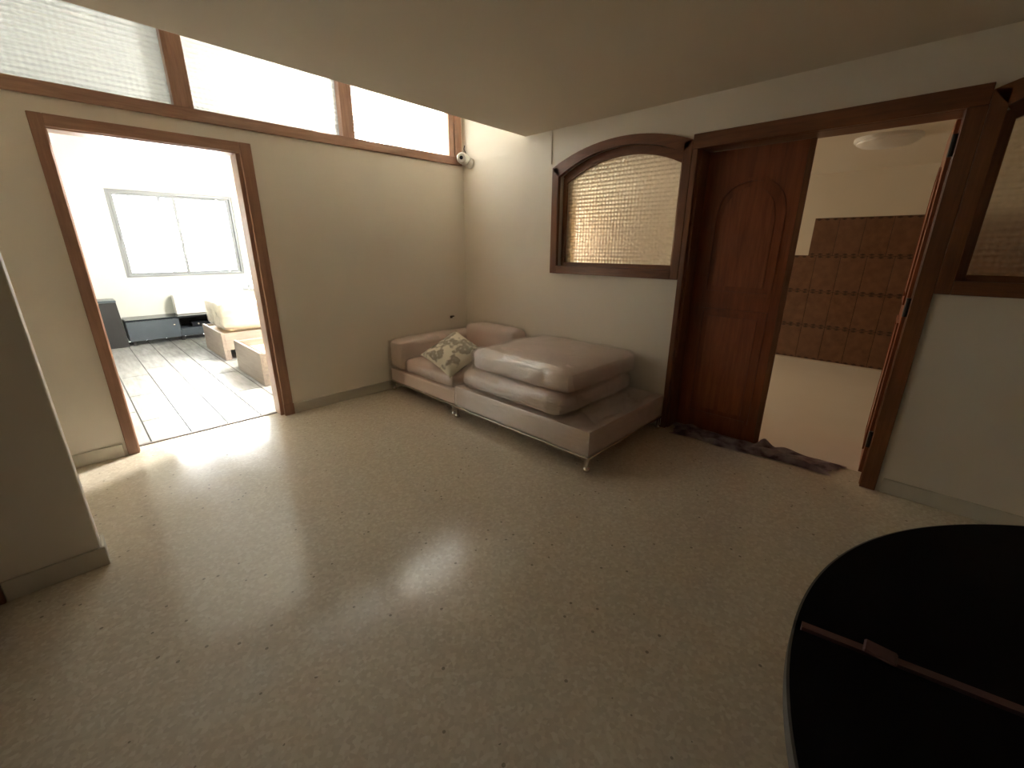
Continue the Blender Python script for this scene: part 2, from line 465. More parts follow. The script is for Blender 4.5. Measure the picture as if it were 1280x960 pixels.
# ------------------------------------------------------------------ door_1: bedroom doorway casing
d1 = thing('door_1', 'brown wooden frame of the bright bedroom doorway', 'doorway', (-2.585, 0, 0), kind='structure')
cx0, cx1, ct = -3.125, -2.012, 2.112
B1('casing_side', (cx0, -.02, 0), (cx0+.062, .012, ct), 'wood_trim_Z', d1)
B1('casing_side', (cx1-.075, -.02, 0), (cx1, .012, ct), 'wood_trim_Z', d1)
B1('casing_head', (cx0+.062, -.019, ct-.066), (cx1-.075, .012, ct), 'wood_trim_X', d1)
B1('plinth_block', (cx1-.078, -.026, 0), (cx1+.004, -.0205, .10), 'wood_trim_Z', d1)
B1('jamb', (DX0-.0005, .0125, 0), (DX0+.028, TA+.02, 2.04), 'wood_trim_Z', d1)
B1('jamb', (DX1-.028, .0125, 0), (DX1+.0005, TA+.02, 2.04), 'wood_trim_Z', d1)
B1('head_jamb', (DX0-.0005, .0125, 2.04), (DX1+.0005, TA+.02, DZ), 'wood_trim_X', d1)
B1('threshold', (DX0+.029, .105, .0), (DX1-.029, .135, .007), 'threshold_metal', d1, .002)

# ------------------------------------------------------------------ window_1: clerestory band
w1 = thing('window_1', 'band of reeded glass panes in a wooden frame above the bedroom doorway', 'window', (-2.3, 0, CZ0), kind='structure')
B1('bottom_rail', (CX0, -.022, CZ0-.03), (CX1+.105, .10, 2.275), 'wood_trim_X', w1)
B1('top_rail', (CX0, -.022, 2.74), (CX1+.105, .10, 2.80), 'wood_trim_X', w1)
B1('end_post', (CX1-.045, -.005, 2.2755), (CX1+.02, .10, 2.7395), 'wood_trim_Z', w1)
B1('end_casing', (CX1+.0205, -.022, 2.2755), (CX1+.105, .0, 2.7395), 'wood_trim_Z', w1)
mull = [(-1.29, -1.182), (-2.428, -2.318)]
B1('end_post', (CX0, -.015, 2.2755), (CX0+.05, .10, 2.7395), 'wood_trim_Z', w1)
for a, b in mull: B1('mullion', (a, -.015, 2.2755), (b, .10, 2.7395), 'wood_trim_Z', w1)
edges = [CX1-.045] + [e for a, b in mull for e in (b, a)] + [CX0+.05]
for i in range(0, len(edges)-1, 2):
    B1('glass_pane', (edges[i+1]+.001, .048, 2.2755), (edges[i]-.001, .054, 2.7395), 'reeded_glass_x', w1, 0)

# ------------------------------------------------------------------ arched windows in wall_right
def arched_window(name, y0, y1, label, cw0, cw1, TL):
    sp = SPR + (.045 if TL < 0 else 0)
    w = thing(name, label, 'window', (0, (y0+y1)/2, WZ), kind='structure')
    # face casing on the room side
    zo = 2.045 + (.045 if TL < 0 else 0)
    ar = arch(y0-.004, y1+.004, sp-.012, RISE, tilt=TL)
    oc = arch(y0+cw0, y1-cw1, zo, .125, tilt=TL)
    finish('arch_casing', strip(bmesh.new(), ar, oc, -.022, .012, 0), 'wood_dark_Y', w)
    zb = WZ-.062
    B1('casing_side', (-.022, y0-.004, zb), (.012, y0+cw0, zo), 'wood_dark_Z', w)
    B1('casing_side', (-.022, y1-cw1, zb), (.012, y1+.004, zo+TL), 'wood_dark_Z', w)
    B1('sill_casing', (-.024, y1+.0045, zb), (.012, y0-.0045, WZ+.006), 'wood_dark_Y', w)
    # inner sash set back in the opening
    sa = arch(y0-.042, y1+.042, sp-.06, RISE-.008, tilt=TL); so = arch(y0-.003, y1+.003, sp-.004, RISE, tilt=TL)
    finish('sash_arch', strip(bmesh.new(), sa, so, .05, .10, 0), 'wood_dark_Y', w)
    B1('sash_stile', (.05, y0-.042, WZ), (.10, y0-.003, sp-.02), 'wood_dark_Z', w)
    B1('sash_stile', (.05, y1+.003, WZ), (.10, y1+.042, sp-.02+TL), 'wood_dark_Z', w)
    B1('sash_rail', (.05, y1+.0425, WZ), (.10, y0-.0425, WZ+.036), 'wood_dark_Y', w)
    ga = arch(y0-.036, y1+.036, sp-.054, RISE-.008, tilt=TL)
    finish('glass_pane', prism(bmesh.new(), ga + [(y1+.036, WZ+.03), (y0-.036, WZ+.03)], .072, .078, 0), 'reeded_glass_y', w)
    return w
arched_window('window_2', *W2, 'arched wooden window with reeded glass above the wrapped sofa', .068, .058, .045)
arched_window('window_3', *W3, 'arched wooden window with dark reeded glass above the round table', .058, .068, -.045)

# ------------------------------------------------------------------ door_2: kitchen double door
d2 = thing('door_2', 'dark reddish wooden double door with one closed leaf and one open leaf', 'door', (0, -3.1, 0), kind='structure')
B1('casing_side', (-.022, DY0-.012, 0), (.012, W2[1]-.0585, 2.03), 'wood_dark_Z', d2)
B1('casing_side', (-.022, W3[0]+.0585, 0), (.012, DY1+.014, 2.03), 'wood_dark_Z', d2)
B1('casing_head', (-.023, W3[0]+.0585, 2.0305), (.012, W2[1]-.0585, 2.12), 'wood_dark_Y', d2)
B1('jamb', (.0125, DY0-.026, 0), (TB+.005, DY0+.0005, 2.0295), 'wood_dark_Z', d2)
jr = B1('jamb', (.0125, DY1-.0005, 0), (TB+.005, DY1+.020, 2.0295), 'wood_dark_Z', d2)
B1('head_jamb', (.0125, DY1, 2.03), (TB+.005, DY0, DZB), 'wood_dark_Y', d2)
LY0, LY1 = DY0-.027, -3.112
def leaf(name, y0, y1, x0, x1, parent):
    """door leaf facing -x between y0 (left) and y1 (right)"""
    o = B1(name, (x0, y1, .008), (x1, y0, 2.026), 'wood_door', parent, .003)
    c = (y0+y1)/2; hw = abs(y0-y1)/2
    for (za, zb, rise) in ((1.10, 1.62, .20), (.16, .95, 0)):
        w = hw-.105
        if rise:
            inn = arch(c+w, c-w, zb, rise); out = arch(c+w+.022, c-w-.022, zb, rise+.022)
            inn = [(c+w, za)] + inn + [(c-w, za)]; out = [(c+w+.022, za-.022)] + out + [(c-w-.022, za-.022)]
        else:
            inn = [(c+w, za), (c+w, zb), (c-w, zb), (c-w, za)]; q = .022
            out = [(c+w+q, za-q), (c+w+q, zb+q), (c-w-q, zb+q), (c-w-q, za-q)]
        inn.append(inn[0]); out.append(out[0])
        finish('moulding', strip(bmesh.new(), inn, out, x0-.009, x0+.001, 0), 'wood_door', o)
        s = .035
        if rise: pan = [(c+w-s, za+s)] + [(c+(y-c)*(w-s)/w, z-s) for y, z in arch(c+w, c-w, zb, rise)] + [(c-w+s, za+s)]
        else: pan = [(c+w-s, za+s), (c+w-s, zb-s), (c-w+s, zb-s), (c-w+s, za+s)]
        finish('raised_panel', prism(bmesh.new(), pan, x0-.006, x0+.001, 0), 'wood_door_panel', o)
    return o
leaf('door_leaf', LY0, LY1, .150, .190, d2)
B1('astragal', (.140, LY1-.012, .008), (.1495, LY1+.022, 2.026), 'wood_dark_Z', d2)
# the right leaf stands open into the next room
ang = math.radians(86.5)
hp = Vector((.185, DY1+.024, 0))
def rotz(o, pivot, a):
    M = Matrix.Translation(pivot - o.parent.location) @ Matrix.Rotation(a, 4, 'Z') @ Matrix.Translation(-(pivot - o.parent.location))
    o.data.transform(M)
    for c in o.children: c.data.transform(M)
ol = leaf('door_leaf', DY1+.024+.60, DY1+.024, .165, .205, d2)
rotz(ol, hp, -ang)
for z in (1.88, 1.09, .30):
    h = bmesh.new(); tube(h, [(.02, DY1+.026, z-.05), (.02, DY1+.026, z+.05)], .012, 8)
    finish('hinge', h, 'dark_metal', d2)

# door_3 in the shaded partition, only its foot shows
d3 = thing('door_3', 'reddish wooden door frame foot in the shaded partition', 'door', (-4.1, SY0, 0), kind='structure')
B1('casing_side', (-3.715, SY0-.022, 0), (-3.628, SY0-.0005, 2.12), 'wood_dark_Z', d3)
B1('casing_side', (-4.60, SY0-.022, 0), (-4.523, SY0-.0005, 2.12), 'wood_dark_Z', d3)
B1('casing_head', (-4.522, SY0-.022, 2.043), (-3.716, SY0-.0005, 2.12), 'wood_dark_X', d3)
B1('door_leaf', (-4.522, SY0-.014, .006), (-3.716, SY0-.0005, 2.042), 'wood_door', d3)

# ------------------------------------------------------------------ window_4: bedroom sliding window
w4 = thing('window_4', 'overexposed aluminium sliding window in the bedroom', 'window', (-1.735, BY1, BW[2]), kind='structure')
x0, x1, z0, z1 = BW
yy = BY1+.02
B1('frame_side', (x0, yy, z0), (x0+.035, yy+.08, z1), 'aluminium_painted', w4); B1('frame_side', (x1-.035, yy, z0), (x1, yy+.08, z1), 'aluminium_painted', w4)
B1('frame_head', (x0+.0355, yy, z1-.045), (x1-.0355, yy+.08, z1), 'aluminium_painted', w4); B1('frame_sill', (x0+.0355, yy-.03, z0), (x1-.0355, yy+.08, z0+.035), 'aluminium_painted', w4)
def sash(a, b, y):
    s = B1('sash', (a, y, z0+.036), (a+.045, y+.025, z1-.046), 'aluminium_painted', w4)
    B1('sash_stile', (b-.045, y, z0+.036), (b, y+.025, z1-.046), 'aluminium_painted', s)
    B1('sash_rail', (a+.0455, y, z0+.036), (b-.0455, y+.025, z0+.066), 'aluminium_painted', s)
    B1('sash_rail', (a+.0455, y, z1-.076), (b-.0455, y+.025, z1-.046), 'aluminium_painted', s)
    B1('glass_pane', (a+.0455, y+.010, z0+.0665), (b-.0455, y+.014, z1-.0765), 'window_glass', s, 0)
sash(x0+.036, -1.715, yy+.008); sash(-1.935, x1-.036, yy+.045)
B1('meeting_stile', (-1.18, yy+.005, z0+.036), (-1.155, yy+.032, z1-.046), 'white_paint', w4)
B1('latch', (x0+.045, yy-.012, 1.48), (x0+.065, yy+.007, 1.58), 'aluminium_painted', w4)
for z in (1.955, 1.15):
    h = bmesh.new(); tube(h, [(x0-.02, yy+.15, z), (x1+.02, yy+.15, z)], .007, 6); finish('guard_bar', h, 'rail_paint', w4)
# window_5: unseen kitchen window, its glass tinted to dim the sky light
w5 = thing('window_5', 'unseen window lighting the tiled room from the side, tint added to dim the daylight', 'window', (2.65, KY1, KW[2]), kind='structure')
a, b, z0, z1 = KW
yk = KY1+.03
B1('frame_side', (a, yk, z0), (a+.05, yk+.06, z1), 'wood_dark_Z', w5); B1('frame_side', (b-.05, yk, z0), (b, yk+.06, z1), 'wood_dark_Z', w5)
B1('frame_head', (a+.0505, yk, z1-.05), (b-.0505, yk+.06, z1), 'wood_dark_X', w5); B1('frame_sill', (a+.0505, yk, z0), (b-.0505, yk+.06, z0+.05), 'wood_dark_X', w5)
B1('glass_pane', (a+.0505, yk+.028, z0+.0505), (b-.0505, yk+.034, z1-.0505), 'dimming_glass', w5, 0)

# ------------------------------------------------------------------ trim: cable cover on wall_right
tag(B1('trim_1', (-.008, -1.204, 2.085), (-.0005, -1.192, ZC-.001), 'plaster', None, .002), 'thin painted strip running up the wall beside the arched window', 'trim', kind='structure')

# ------------------------------------------------------------------ soft shapes
def cushion(bm, lo, hi, r=.06, bulge=.02, wr=.006, seed=0, n=14, grow=0.0):
    lo, hi = Vector(lo), Vector(hi); c = (lo+hi)/2; h = (hi-lo)/2
    b = bmesh.new(); bmesh.ops.create_cube(b, size=2)
    bmesh.ops.subdivide_edges(b, edges=b.edges[:], cuts=n, use_grid_fill=True)
    r = min(r, min(h)*.95)
    for v in b.verts:
        u = v.co.copy()
        p = Vector((u.x*h.x, u.y*h.y, u.z*h.z))
        core = Vector((max(-h.x+r, min(h.x-r, p.x)), max(-h.y+r, min(h.y-r, p.y)), max(-h.z+r, min(h.z-r, p.z))))
        d = p - core
        nrm = d.normalized() if d.length > 1e-6 else Vector((0, 0, 1))
        q = core + nrm*r if d.length > 1e-6 else p
        bx, by, bz = 1-u.x**2, 1-u.y**2, 1-u.z**2
        fac = bulge*(abs(nrm.z)*bx*by + abs(nrm.y)*bx*bz*.6 + abs(nrm.x)*by*bz*.6)
        w = noise.noise((q + c)*7 + Vector((seed, 0, 0)))*wr + noise.noise((q+c)*19 + Vector((0, seed, 0)))*wr*.4
        v.co = c + q + nrm*(fac + w + grow)
    me = bpy.data.meshes.new('tmp'); b.to_mesh(me); b.free(); bm.from_mesh(me); bpy.data.meshes.remove(me)
    return bm
def C(name, lo, hi, mat, parent, **kw): return finish(name, cushion(bmesh.new(), lo, hi, **kw), mat, parent, smooth=True)

def chrome_leg(parent, x, y, foot=True):
    bm = bmesh.new()
    box(bm, (x-.011, y-.011, .035), (x+.011, y+.011, .098), .002)
    o = finish('leg', bm, 'chrome', parent)
    bm = bmesh.new(); lathe(bm, [(0, .014), (.004, .020), (.016, .024), (.028, .020), (.036, .010)], (x, y, 0), (0, 0, 1), 14)
    finish('foot', bm, 'chrome', o, smooth=True)

# right sofa unit
s1 = thing('sofa_chaise', 'wrapped mauve sofa unit without armrest, two seat cushions stacked on its base', 'sofa', (-.55, -1.77, 0), group='wrapped sofa units')
RX0, RX1, RY0, RY1 = -1.065, -.035, -2.455, -1.085
C('base', (RX0, RY0, .105), (RX1, RY1, .285), 'sofa_fabric', s1, r=.018, bulge=.004, wr=.002, n=10)
bm = bmesh.new(); box(bm, (RX0-.006, RY0, .090), (RX0+.02, RY1, .1045), .002); box(bm, (RX0+.0205, RY0-.002, .090), (RX1, RY0+.02, .1045), .002)
finish('metal_rail', bm, 'chrome', s1)
for x in (RX0+.006, RX1-.03):
    for y in (RY0+.012, RY1-.02): chrome_leg(s1, x, y)
u1 = ((-1.035, -2.19, .283), (-.08, -1.145, .435)); u2 = ((-.965, -2.20, .432), (-.05, -1.19, .600))
C('seat_cushion', *u1, 'sofa_fabric', s1, r=.06, bulge=.028, wr=.010, seed=3)
C('seat_cushion', *u2, 'sofa_fabric', s1, r=.055, bulge=.030, wr=.010, seed=9)
finish('plastic_film', cushion(bmesh.new(), (RX0, RY0, .105), (RX1, RY1, .285), r=.018, bulge=.004, wr=.004, n=14, grow=.007, seed=17), 'plastic_film', s1, smooth=True)
# plastic film: stretched shells plus a sheet draped to the base
bm = cushion(bmesh.new(), *u1, r=.06, bulge=.030, wr=.016, seed=14, n=22, grow=.010)
finish('plastic_film', bm, 'plastic_film', s1, smooth=True)
bm = cushion(bmesh.new(), *u2, r=.055, bulge=.033, wr=.016, seed=21, n=22, grow=.010)
finish('plastic_film', bm, 'plastic_film', s1, smooth=True)
def sheet(name, fn, nu, nv, mat, parent):
    bm = bmesh.new(); g = [[bm.verts.new(fn(i/nu, j/nv)) for j in range(nv+1)] for i in range(nu+1)]
    for i in range(nu):
        for j in range(nv): bm.faces.new((g[i][j], g[i+1][j], g[i+1][j+1], g[i][j+1]))
    return finish(name, bm, mat, parent, smooth=True)
def drape(u, v):
    # from the top cushion's free end down over the bare end of the base; u along depth, v downwards
    x = -.95 + u*.88
    top = Vector((x, -2.215, .585)); bot = Vector((x*1.0-.01, -2.435 + .04*math.sin(u*9), .300))
    p = top.lerp(bot, v)
    p.z -= .07*math.sin(math.pi*v)*(.6+.4*math.sin(u*7)); p.y += .05*math.sin(math.pi*v)
    k = noise.noise(Vector((u*9+v*3, v*4, 2.2)))*.022*math.sin(math.pi*min(1, v+.1))
    return p + Vector((0, -abs(k)*1.2, k*.6))
sheet('film_drape', drape, 40, 16, 'plastic_film', s1)

# left sofa unit
s2 = thing('sofa_corner', 'wrapped mauve sofa unit with armrest and backrest against the corner', 'sofa', (-.55, -.55, 0), group='wrapped sofa units')
LY_0, LY_1 = -1.065, -.03
C('base', (-1.055, LY_0, .10), (-.035, LY_1, .235), 'sofa_fabric', s2, r=.018, bulge=.004, wr=.002, n=10)
bm = bmesh.new(); box(bm, (-1.06, LY_0, .086), (-1.03, LY_1, .0995), .002); finish('metal_rail', bm, 'chrome', s2)
for x in (-1.045, -.07):
    for y in (LY_0+.02, LY_1-.03): chrome_leg(s2, x, y)
C('armrest', (-1.05, -.27, .232), (-.05, LY_1, .525), 'sofa_fabric', s2, r=.05, bulge=.012, wr=.006, seed=5)
C('backrest', (-.27, -.98, .232), (-.04, -.275, .615), 'sofa_fabric', s2, r=.05, bulge=.012, wr=.006, seed=6)
C('seat_cushion', (-1.04, -1.03, .233), (-.28, -.28, .365), 'sofa_fabric', s2, r=.045, bulge=.02, wr=.006, seed=7)
finish('plastic_film', cushion(bmesh.new(), (-1.05, -.27, .232), (-.05, LY_1, .525), r=.05, bulge=.013, wr=.018, seed=31, n=20, grow=.011), 'plastic_film_hazy', s2, smooth=True)
finish('plastic_film', cushion(bmesh.new(), (-.27, -.98, .232), (-.04, -.275, .615), r=.05, bulge=.013, wr=.018, seed=32, n=20, grow=.011), 'plastic_film_hazy', s2, smooth=True)
finish('plastic_film', cushion(bmesh.new(), (-1.04, -1.03, .233), (-.28, -.28, .365), r=.045, bulge=.022, wr=.014, seed=33, n=20, grow=.010), 'plastic_film_hazy', s2, smooth=True)

def skirt(u, v):
    # film hanging loose in front of the armrest and round its wall side
    s_ = u*1.25
    p = Vector((-1.062, -.33 + s_*.285/.55, 0)) if s_ < .55 else Vector((-1.062 + (s_-.55)*.5, -.022, 0))
    z = .50*(1-v) + .015
    w = noise.noise(Vector((u*6, v*3, 5.5)))*.012
    out = Vector((-1, 0, 0)) if s_ < .5 else Vector((-.7, 0, 0))
    return p + Vector((0, 0, z)) + out*(.012 + .018*v + w)
sheet('film_skirt', skirt, 30, 16, 'plastic_film_hazy', s2)

# scatter cushion
def pillow(name, mat, centre, M, size, thick, label, cat='cushion'):
    n = 18; bm = bmesh.new()
    def pt(u, v, s):
        # pinched corners
        e = max(abs(u), abs(v))
        k = 1 - .10*(1-abs(u))*abs(v)**6 - 0.0
        x = u*(1 - .07*(1-v*v)*abs(u)**4)*size/2; y = v*(1 - .07*(1-u*u)*abs(v)**4)*size/2
        t = thick/2*((1-u**4)*(1-v**4))**.55
        t *= 1 + .12*noise.noise(Vector((u*2.2, v*2.2, s*3)))
        return M @ Vector((x, y, s*t)) + Vector(centre)
    F_ = [[bm.verts.new(pt(-1+2*i/n, -1+2*j/n, 1)) for j in range(n+1)] for i in range(n+1)]
    G_ = [[F_[i][j] if i in (0, n) or j in (0, n) else bm.verts.new(pt(-1+2*i/n, -1+2*j/n, -1)) for j in range(n+1)] for i in range(n+1)]
    for i in range(n):
        for j in range(n):
            bm.faces.new((F_[i][j], F_[i+1][j], F_[i+1][j+1], F_[i][j+1]))
            bm.faces.new((G_[i][j], G_[i][j+1], G_[i+1][j+1], G_[i+1][j]))
    o = finish(name, bm, mat, None, smooth=True, loc=centre)
    return tag(o, label, cat)
nrm = Vector((-.42, -.32, .85)).normalized()
upv = (Vector((.1, .0, 1)) - nrm*nrm.dot(Vector((.1, .0, 1)))).normalized()
rgt = upv.cross(nrm)
a = math.radians(-33)
ax = rgt*math.cos(a) + upv*math.sin(a); ay = -rgt*math.sin(a) + upv*math.cos(a)
PM = Matrix((ax, ay, nrm)).transposed()
pillow('scatter_cushion', 'pillow_fabric', (-.895, -.87, .500), PM, .42, .11, 'cream cushion with a grey-brown leaf print leaning on the corner sofa unit')

# ------------------------------------------------------------------ rug cloth at the kitchen threshold
bm = bmesh.new(); nu, nv = 90, 22; g = []
for i in range(nu+1):
    row = []
    for j in range(nv+1):
        u, v = i/nu, j/nv
        y = -2.53 - 1.08*u; 
        xa = -.095 + .10*u + .012*math.sin(u*11); xb = .135 + .075*u + .012*math.sin(u*8+1)
        x = xa + (xb-xa)*v
        y += (2*u-1)*(.035*math.sin(v*4.2+.6) + .02*noise.noise(Vector((v*6, u, 1.7))))
        f = abs(noise.noise(Vector((u*7, v*4, .3))))*.055 + .012*(.5+.5*math.sin(v*13 + u*5 + 2*noise.noise(Vector((u*4, 0, 0)))))
        f += .055*math.exp(-((u-.585)/.035)**2 - ((v-.78)/.16)**2) + .02*math.exp(-((u-.70)/.06)**2 - ((v-.8)/.15)**2)
        f *= min(1, 6*min(v, 1-v)+.15)*min(1, 9*min(u, 1-u)+.2)
        row.append(bm.verts.new((x, y, .004 + f)))
    g.append(row)
for i in range(nu):
    for j in range(nv): bm.faces.new((g[i][j], g[i+1][j], g[i+1][j+1], g[i][j+1]))
ret = bmesh.ops.solidify(bm, geom=bm.faces[:], thickness=.004)
for v in bm.verts: v.co.z = max(v.co.z, .0008)
tag(finish('floor_cloth', bm, 'cloth_rug', None, smooth=True, loc=(.04, -3.05, 0)), 'crumpled mauve-grey cloth lying across the double door threshold', 'rug')

# ------------------------------------------------------------------ round table
TC = Vector((-2.346+.012, -4.618+.012)); TR = .832; TZ = .757
tb = thing('round_table', 'large black round table with a seam across its top', 'table', (TC.x, TC.y, 0))
sp0 = Vector((-2.384, -3.78)); sd = Vector((.055, -.276)).normalized(); sn = Vector((-sd.y, sd.x))   # seam
def half(sign, gap):
    pts = []
    for i in range(241):
        t = 2*math.pi*i/240
        p = TC + Vector((math.cos(t), math.sin(t)))*TR
        if (p - sp0).dot(sn)*sign > gap: pts.append((t, p))
    # order along the arc
    ts = [t for t, p in pts]
    k = max(range(len(ts)), key=lambda q: (ts[q]-ts[q-1]) % (2*math.pi))
    pts = pts[k:] + pts[:k]
    return [(p.x, p.y) for t, p in pts]
for sg in (1, -1):
    pts = half(sg, .006)
    bm = prism(bmesh.new(), pts, TZ-.030, TZ, 2)
    t = finish('top_leaf', bm, 'table_black', tb)
    bm = bmesh.new(); inn = pts; 
    out = [((Vector(p)-TC)*(1+.004/TR)+TC) for p in pts]
    finish('edge_band', strip(bmesh.new(), [tuple(p) for p in pts], [tuple(p) for p in out], TZ-.030, TZ-.002, 2), 'table_rim', t)
bm = bmesh.new()
q0, q1 = sp0 + sd*.004, sp0 + sd*1.63
prism(bm, [tuple(q0+sn*.0075), tuple(q1+sn*.0075), tuple(q1-sn*.0075), tuple(q0-sn*.0075)], TZ-.028, TZ+.0015, 2)
finish('seam_strip', bm, 'seam_strip', tb)
lp = sp0 + sd*.112
bm = bmesh.new(); box(bm, (lp.x-.016, lp.y-.022, TZ+.0016), (lp.x+.016, lp.y+.022, TZ+.008), .004)
finish('latch', bm, 'seam_strip', tb)
for (dx, dy) in ((-.45, -.45), (.45, -.45), (-.45, .45), (.45, .45)):
    bm = bmesh.new(); tube(bm, [(TC.x+dx, TC.y+dy, 0), (TC.x+dx*.9, TC.y+dy*.9, TZ-.0305)], .019, 10)
    finish('leg', bm, 'black_matte', tb)
for ya in (-.42, .42):
    B1('apron', (TC.x-.42, TC.y+ya-.012, TZ-.075), (TC.x+.42, TC.y+ya+.012, TZ-.031), 'black_matte', tb, .002)

# ------------------------------------------------------------------ security camera in the corner
cc = thing('security_camera', 'small white round security camera on the wall beside the window band', 'camera', (-.03, -.06, 2.245))
mp_ = Vector((-.0005, -.125, 2.215)); ctr = Vector((-.085, -.085, 2.262))
hd = Vector((-.55, -.60, -.12)).normalized()
bm = bmesh.new(); lathe(bm, [(0, .050), (.022, .050), (.028, .042)], mp_, (-1, 0, 0), 20); finish('mount', bm, 'white_plastic', cc, True)
ax_ = (ctr - mp_); L_ = ax_.length
bm = bmesh.new(); lathe(bm, [(.026, .030), (.036, .046), (.055, .052), (L_*.9, .055), (L_+.02, .050), (L_+.04, .030), (L_+.046, .001)], mp_, ax_, 24); finish('body', bm, 'white_plastic', cc, True)
bm = bmesh.new(); lathe(bm, [(.030, .047), (.046, .046), (.056, .040), (.058, .030), (.054, .020)], ctr, hd, 24); finish('face_ring', bm, 'white_plastic', cc, True)
bm = bmesh.new(); lathe(bm, [(.050, .020), (.059, .018), (.062, .001)], ctr, hd, 18); finish('lens', bm, 'black_gloss', cc, True)
bm = bmesh.new(); tube(bm, [(-.004, -.070, 2.285), (-.006, -.05, 2.33), (-.005, -.03, 2.36), (-.006, -.045, 2.39)], .004, 6); finish('cable', bm, 'dark_metal', cc, True)

# small dark cable outlet on wall_left above the sofa
cb = thing('cable_outlet', 'small dark brown cable stub on the wall above the corner sofa unit', 'outlet', (-.234, -.0005, .654))
B1('plate', (-.252, -.008, .640), (-.218, -.0005, .668), 'brown_plastic', cb, .003)
bm = bmesh.new(); tube(bm, [(-.230, -.008, .660), (-.214, -.03, .664)], .007, 8); finish('cable_end', bm, 'brown_plastic', cb, True)

# tall pale cupboard, added to give the warm bright blur through the arched glass
wood('cupboard_wood', (.52, .33, .16), (.66, .45, .25), axis='Z', rough=.45, coat=.1)
kc = thing('warm_blur_cupboard', 'tall light wooden cupboard added for the warm bright blur behind the arched reeded window', 'cupboard', (KX-.25, .65, 0))
B1('carcass', (KX-.42, .20, .0005), (KX-.005, 1.10, 2.02), 'cupboard_wood', kc)
for y0_, y1_, ky in ((.205, .647, .61), (.653, 1.095, .69)):
    dd = B1('cupboard_door', (KX-.44, y0_, .06), (KX-.421, y1_, 2.0), 'cupboard_wood', kc)
    bm = bmesh.new(); lathe(bm, [(0, .006), (.015, .006), (.02, .013), (.03, .001)], (KX-.44, ky, 1.05), (-1, 0, 0), 12); finish('knob', bm, 'chrome', dd, True)

# ------------------------------------------------------------------ kitchen ceiling lamp
lamp = thing('ceiling_lamp', 'unlit round white ceiling lamp in the tiled room', 'lamp', (1.62, -3.29, KZ))
bm = bmesh.new(); lathe(bm, [(0, .215), (.022, .215), (.030, .205)], (1.62, -3.29, KZ-.0005), (0, 0, -1), 36); finish('base_ring', bm, 'white_plastic', lamp, True)
bm = bmesh.new(); lathe(bm, [(.0225, .200), (.040, .196), (.058, .165), (.070, .10), (.074, .001)], (1.62, -3.29, KZ-.0005), (0, 0, -1), 36); finish('diffuser', bm, 'white_plastic', lamp, True)

# ------------------------------------------------------------------ bedroom furniture
def bed_frame(name, y0, y1, label, board):
    b = thing(name, label, 'bed', (-.98, (y0+y1)/2, 0), group='single beds in the bedroom')
    B1('footboard', (-1.945, y0, .002), (-1.915, y1, .355), 'bed_wood', b)
    B1('headboard', (-.06, y0, .002), (-.03, y1, .75), 'bed_wood', b)
    B1('side_rail', (-1.9145, y0+.004, .13), (-.0605, y0+.032, .345), 'bed_wood_x', b)
    B1('side_rail', (-1.9145, y1-.032, .13), (-.0605, y1-.004, .345), 'bed_wood_x', b)
    B1('leg', (-1.9145, y0+.0045, .002), (-1.875, y0+.045, .1295), 'bed_wood', b); B1('leg', (-1.9145, y1-.045, .002), (-1.875, y1-.0045, .1295), 'bed_wood', b)
    if board:
        B1('slat_board', (-1.80, y0+.0325, .25), (-.0605, y1-.0325, .268), 'plywood', b)
    else:
        B1('slat_board', (-1.914, y0+.0325, .28), (-.0605, y1-.0325, .318), 'plywood', b)
    B1('support_strip', (-1.90, y0+.0325, .13), (-.07, y0+.055, .2495), 'bed_wood_x', b); B1('support_strip', (-1.90, y1-.055, .13), (-.07, y1-.0325, .2495), 'bed_wood_x', b)
    return b
bed_frame('bed', 2.50, 3.52, 'grey-brown wooden bed carrying the wrapped mattress', False)
bed_frame('bed', .985, 1.94, 'empty grey-brown wooden bed frame with bare board near the doorway', True)
mt = thing('mattress', 'thick plastic-wrapped beige mattress on the wooden bed', 'mattress', (-.98, 3.0, .30))
C('body', (-1.88, 2.565, .362), (-.085, 3.455, .742), 'mattress_cover', mt, r=.07, bulge=.012, wr=.014, seed=41, n=20)
C('plastic_film', (-1.88, 2.565, .362), (-.085, 3.455, .742), 'plastic_film_hazy', mt, r=.07, bulge=.014, wr=.024, seed=43, n=22, grow=.016)
bp = Matrix((Vector((0, 1, 0)), Vector((-.35, 0, .94)), Vector((.94, 0, .35)))).transposed()
pillow('bed_pillow', 'blue_pillow_fabric', (-1.27, 3.20, .945), Matrix((Vector((.3, -.95, 0)).normalized(), Vector((.5, .16, .85)).normalized(), Vector((.3, -.95, 0)).normalized().cross(Vector((.5, .16, .85)).normalized()))).transposed(), .34, .14, 'blue and white patterned pillow standing on the wrapped mattress', 'pillow')

# lit pendant lamp over the empty bed, hidden from the doorway by the wall
k = N('lamp_glow')
em = k.add('ShaderNodeEmission'); em.inputs[0].default_value = (1, .97, .92, 1); em.inputs[1].default_value = 130
k.link(em.outputs[0], k.out.inputs['Surface'])
PX, PY, PZ = -.50, .92, 2.52
pd = thing('pendant_lamp', 'lit globe pendant lamp hanging over the empty bed frame', 'lamp', (PX, PY, BZ))
bm = bmesh.new(); bmesh.ops.create_uvsphere(bm, u_segments=24, v_segments=14, radius=.12, matrix=Matrix.Translation((PX, PY, PZ))); finish('globe', bm, 'lamp_glow', pd, True)
bm = bmesh.new(); lathe(bm, [(0, .035), (.05, .03)], (PX, PY, PZ+.1195), (0, 0, 1), 16); finish('socket', bm, 'white_plastic', pd, True)
bm = bmesh.new(); tube(bm, [(PX, PY, PZ+.170), (PX, PY, BZ-.026)], .005, 8); finish('cord', bm, 'white_plastic', pd)
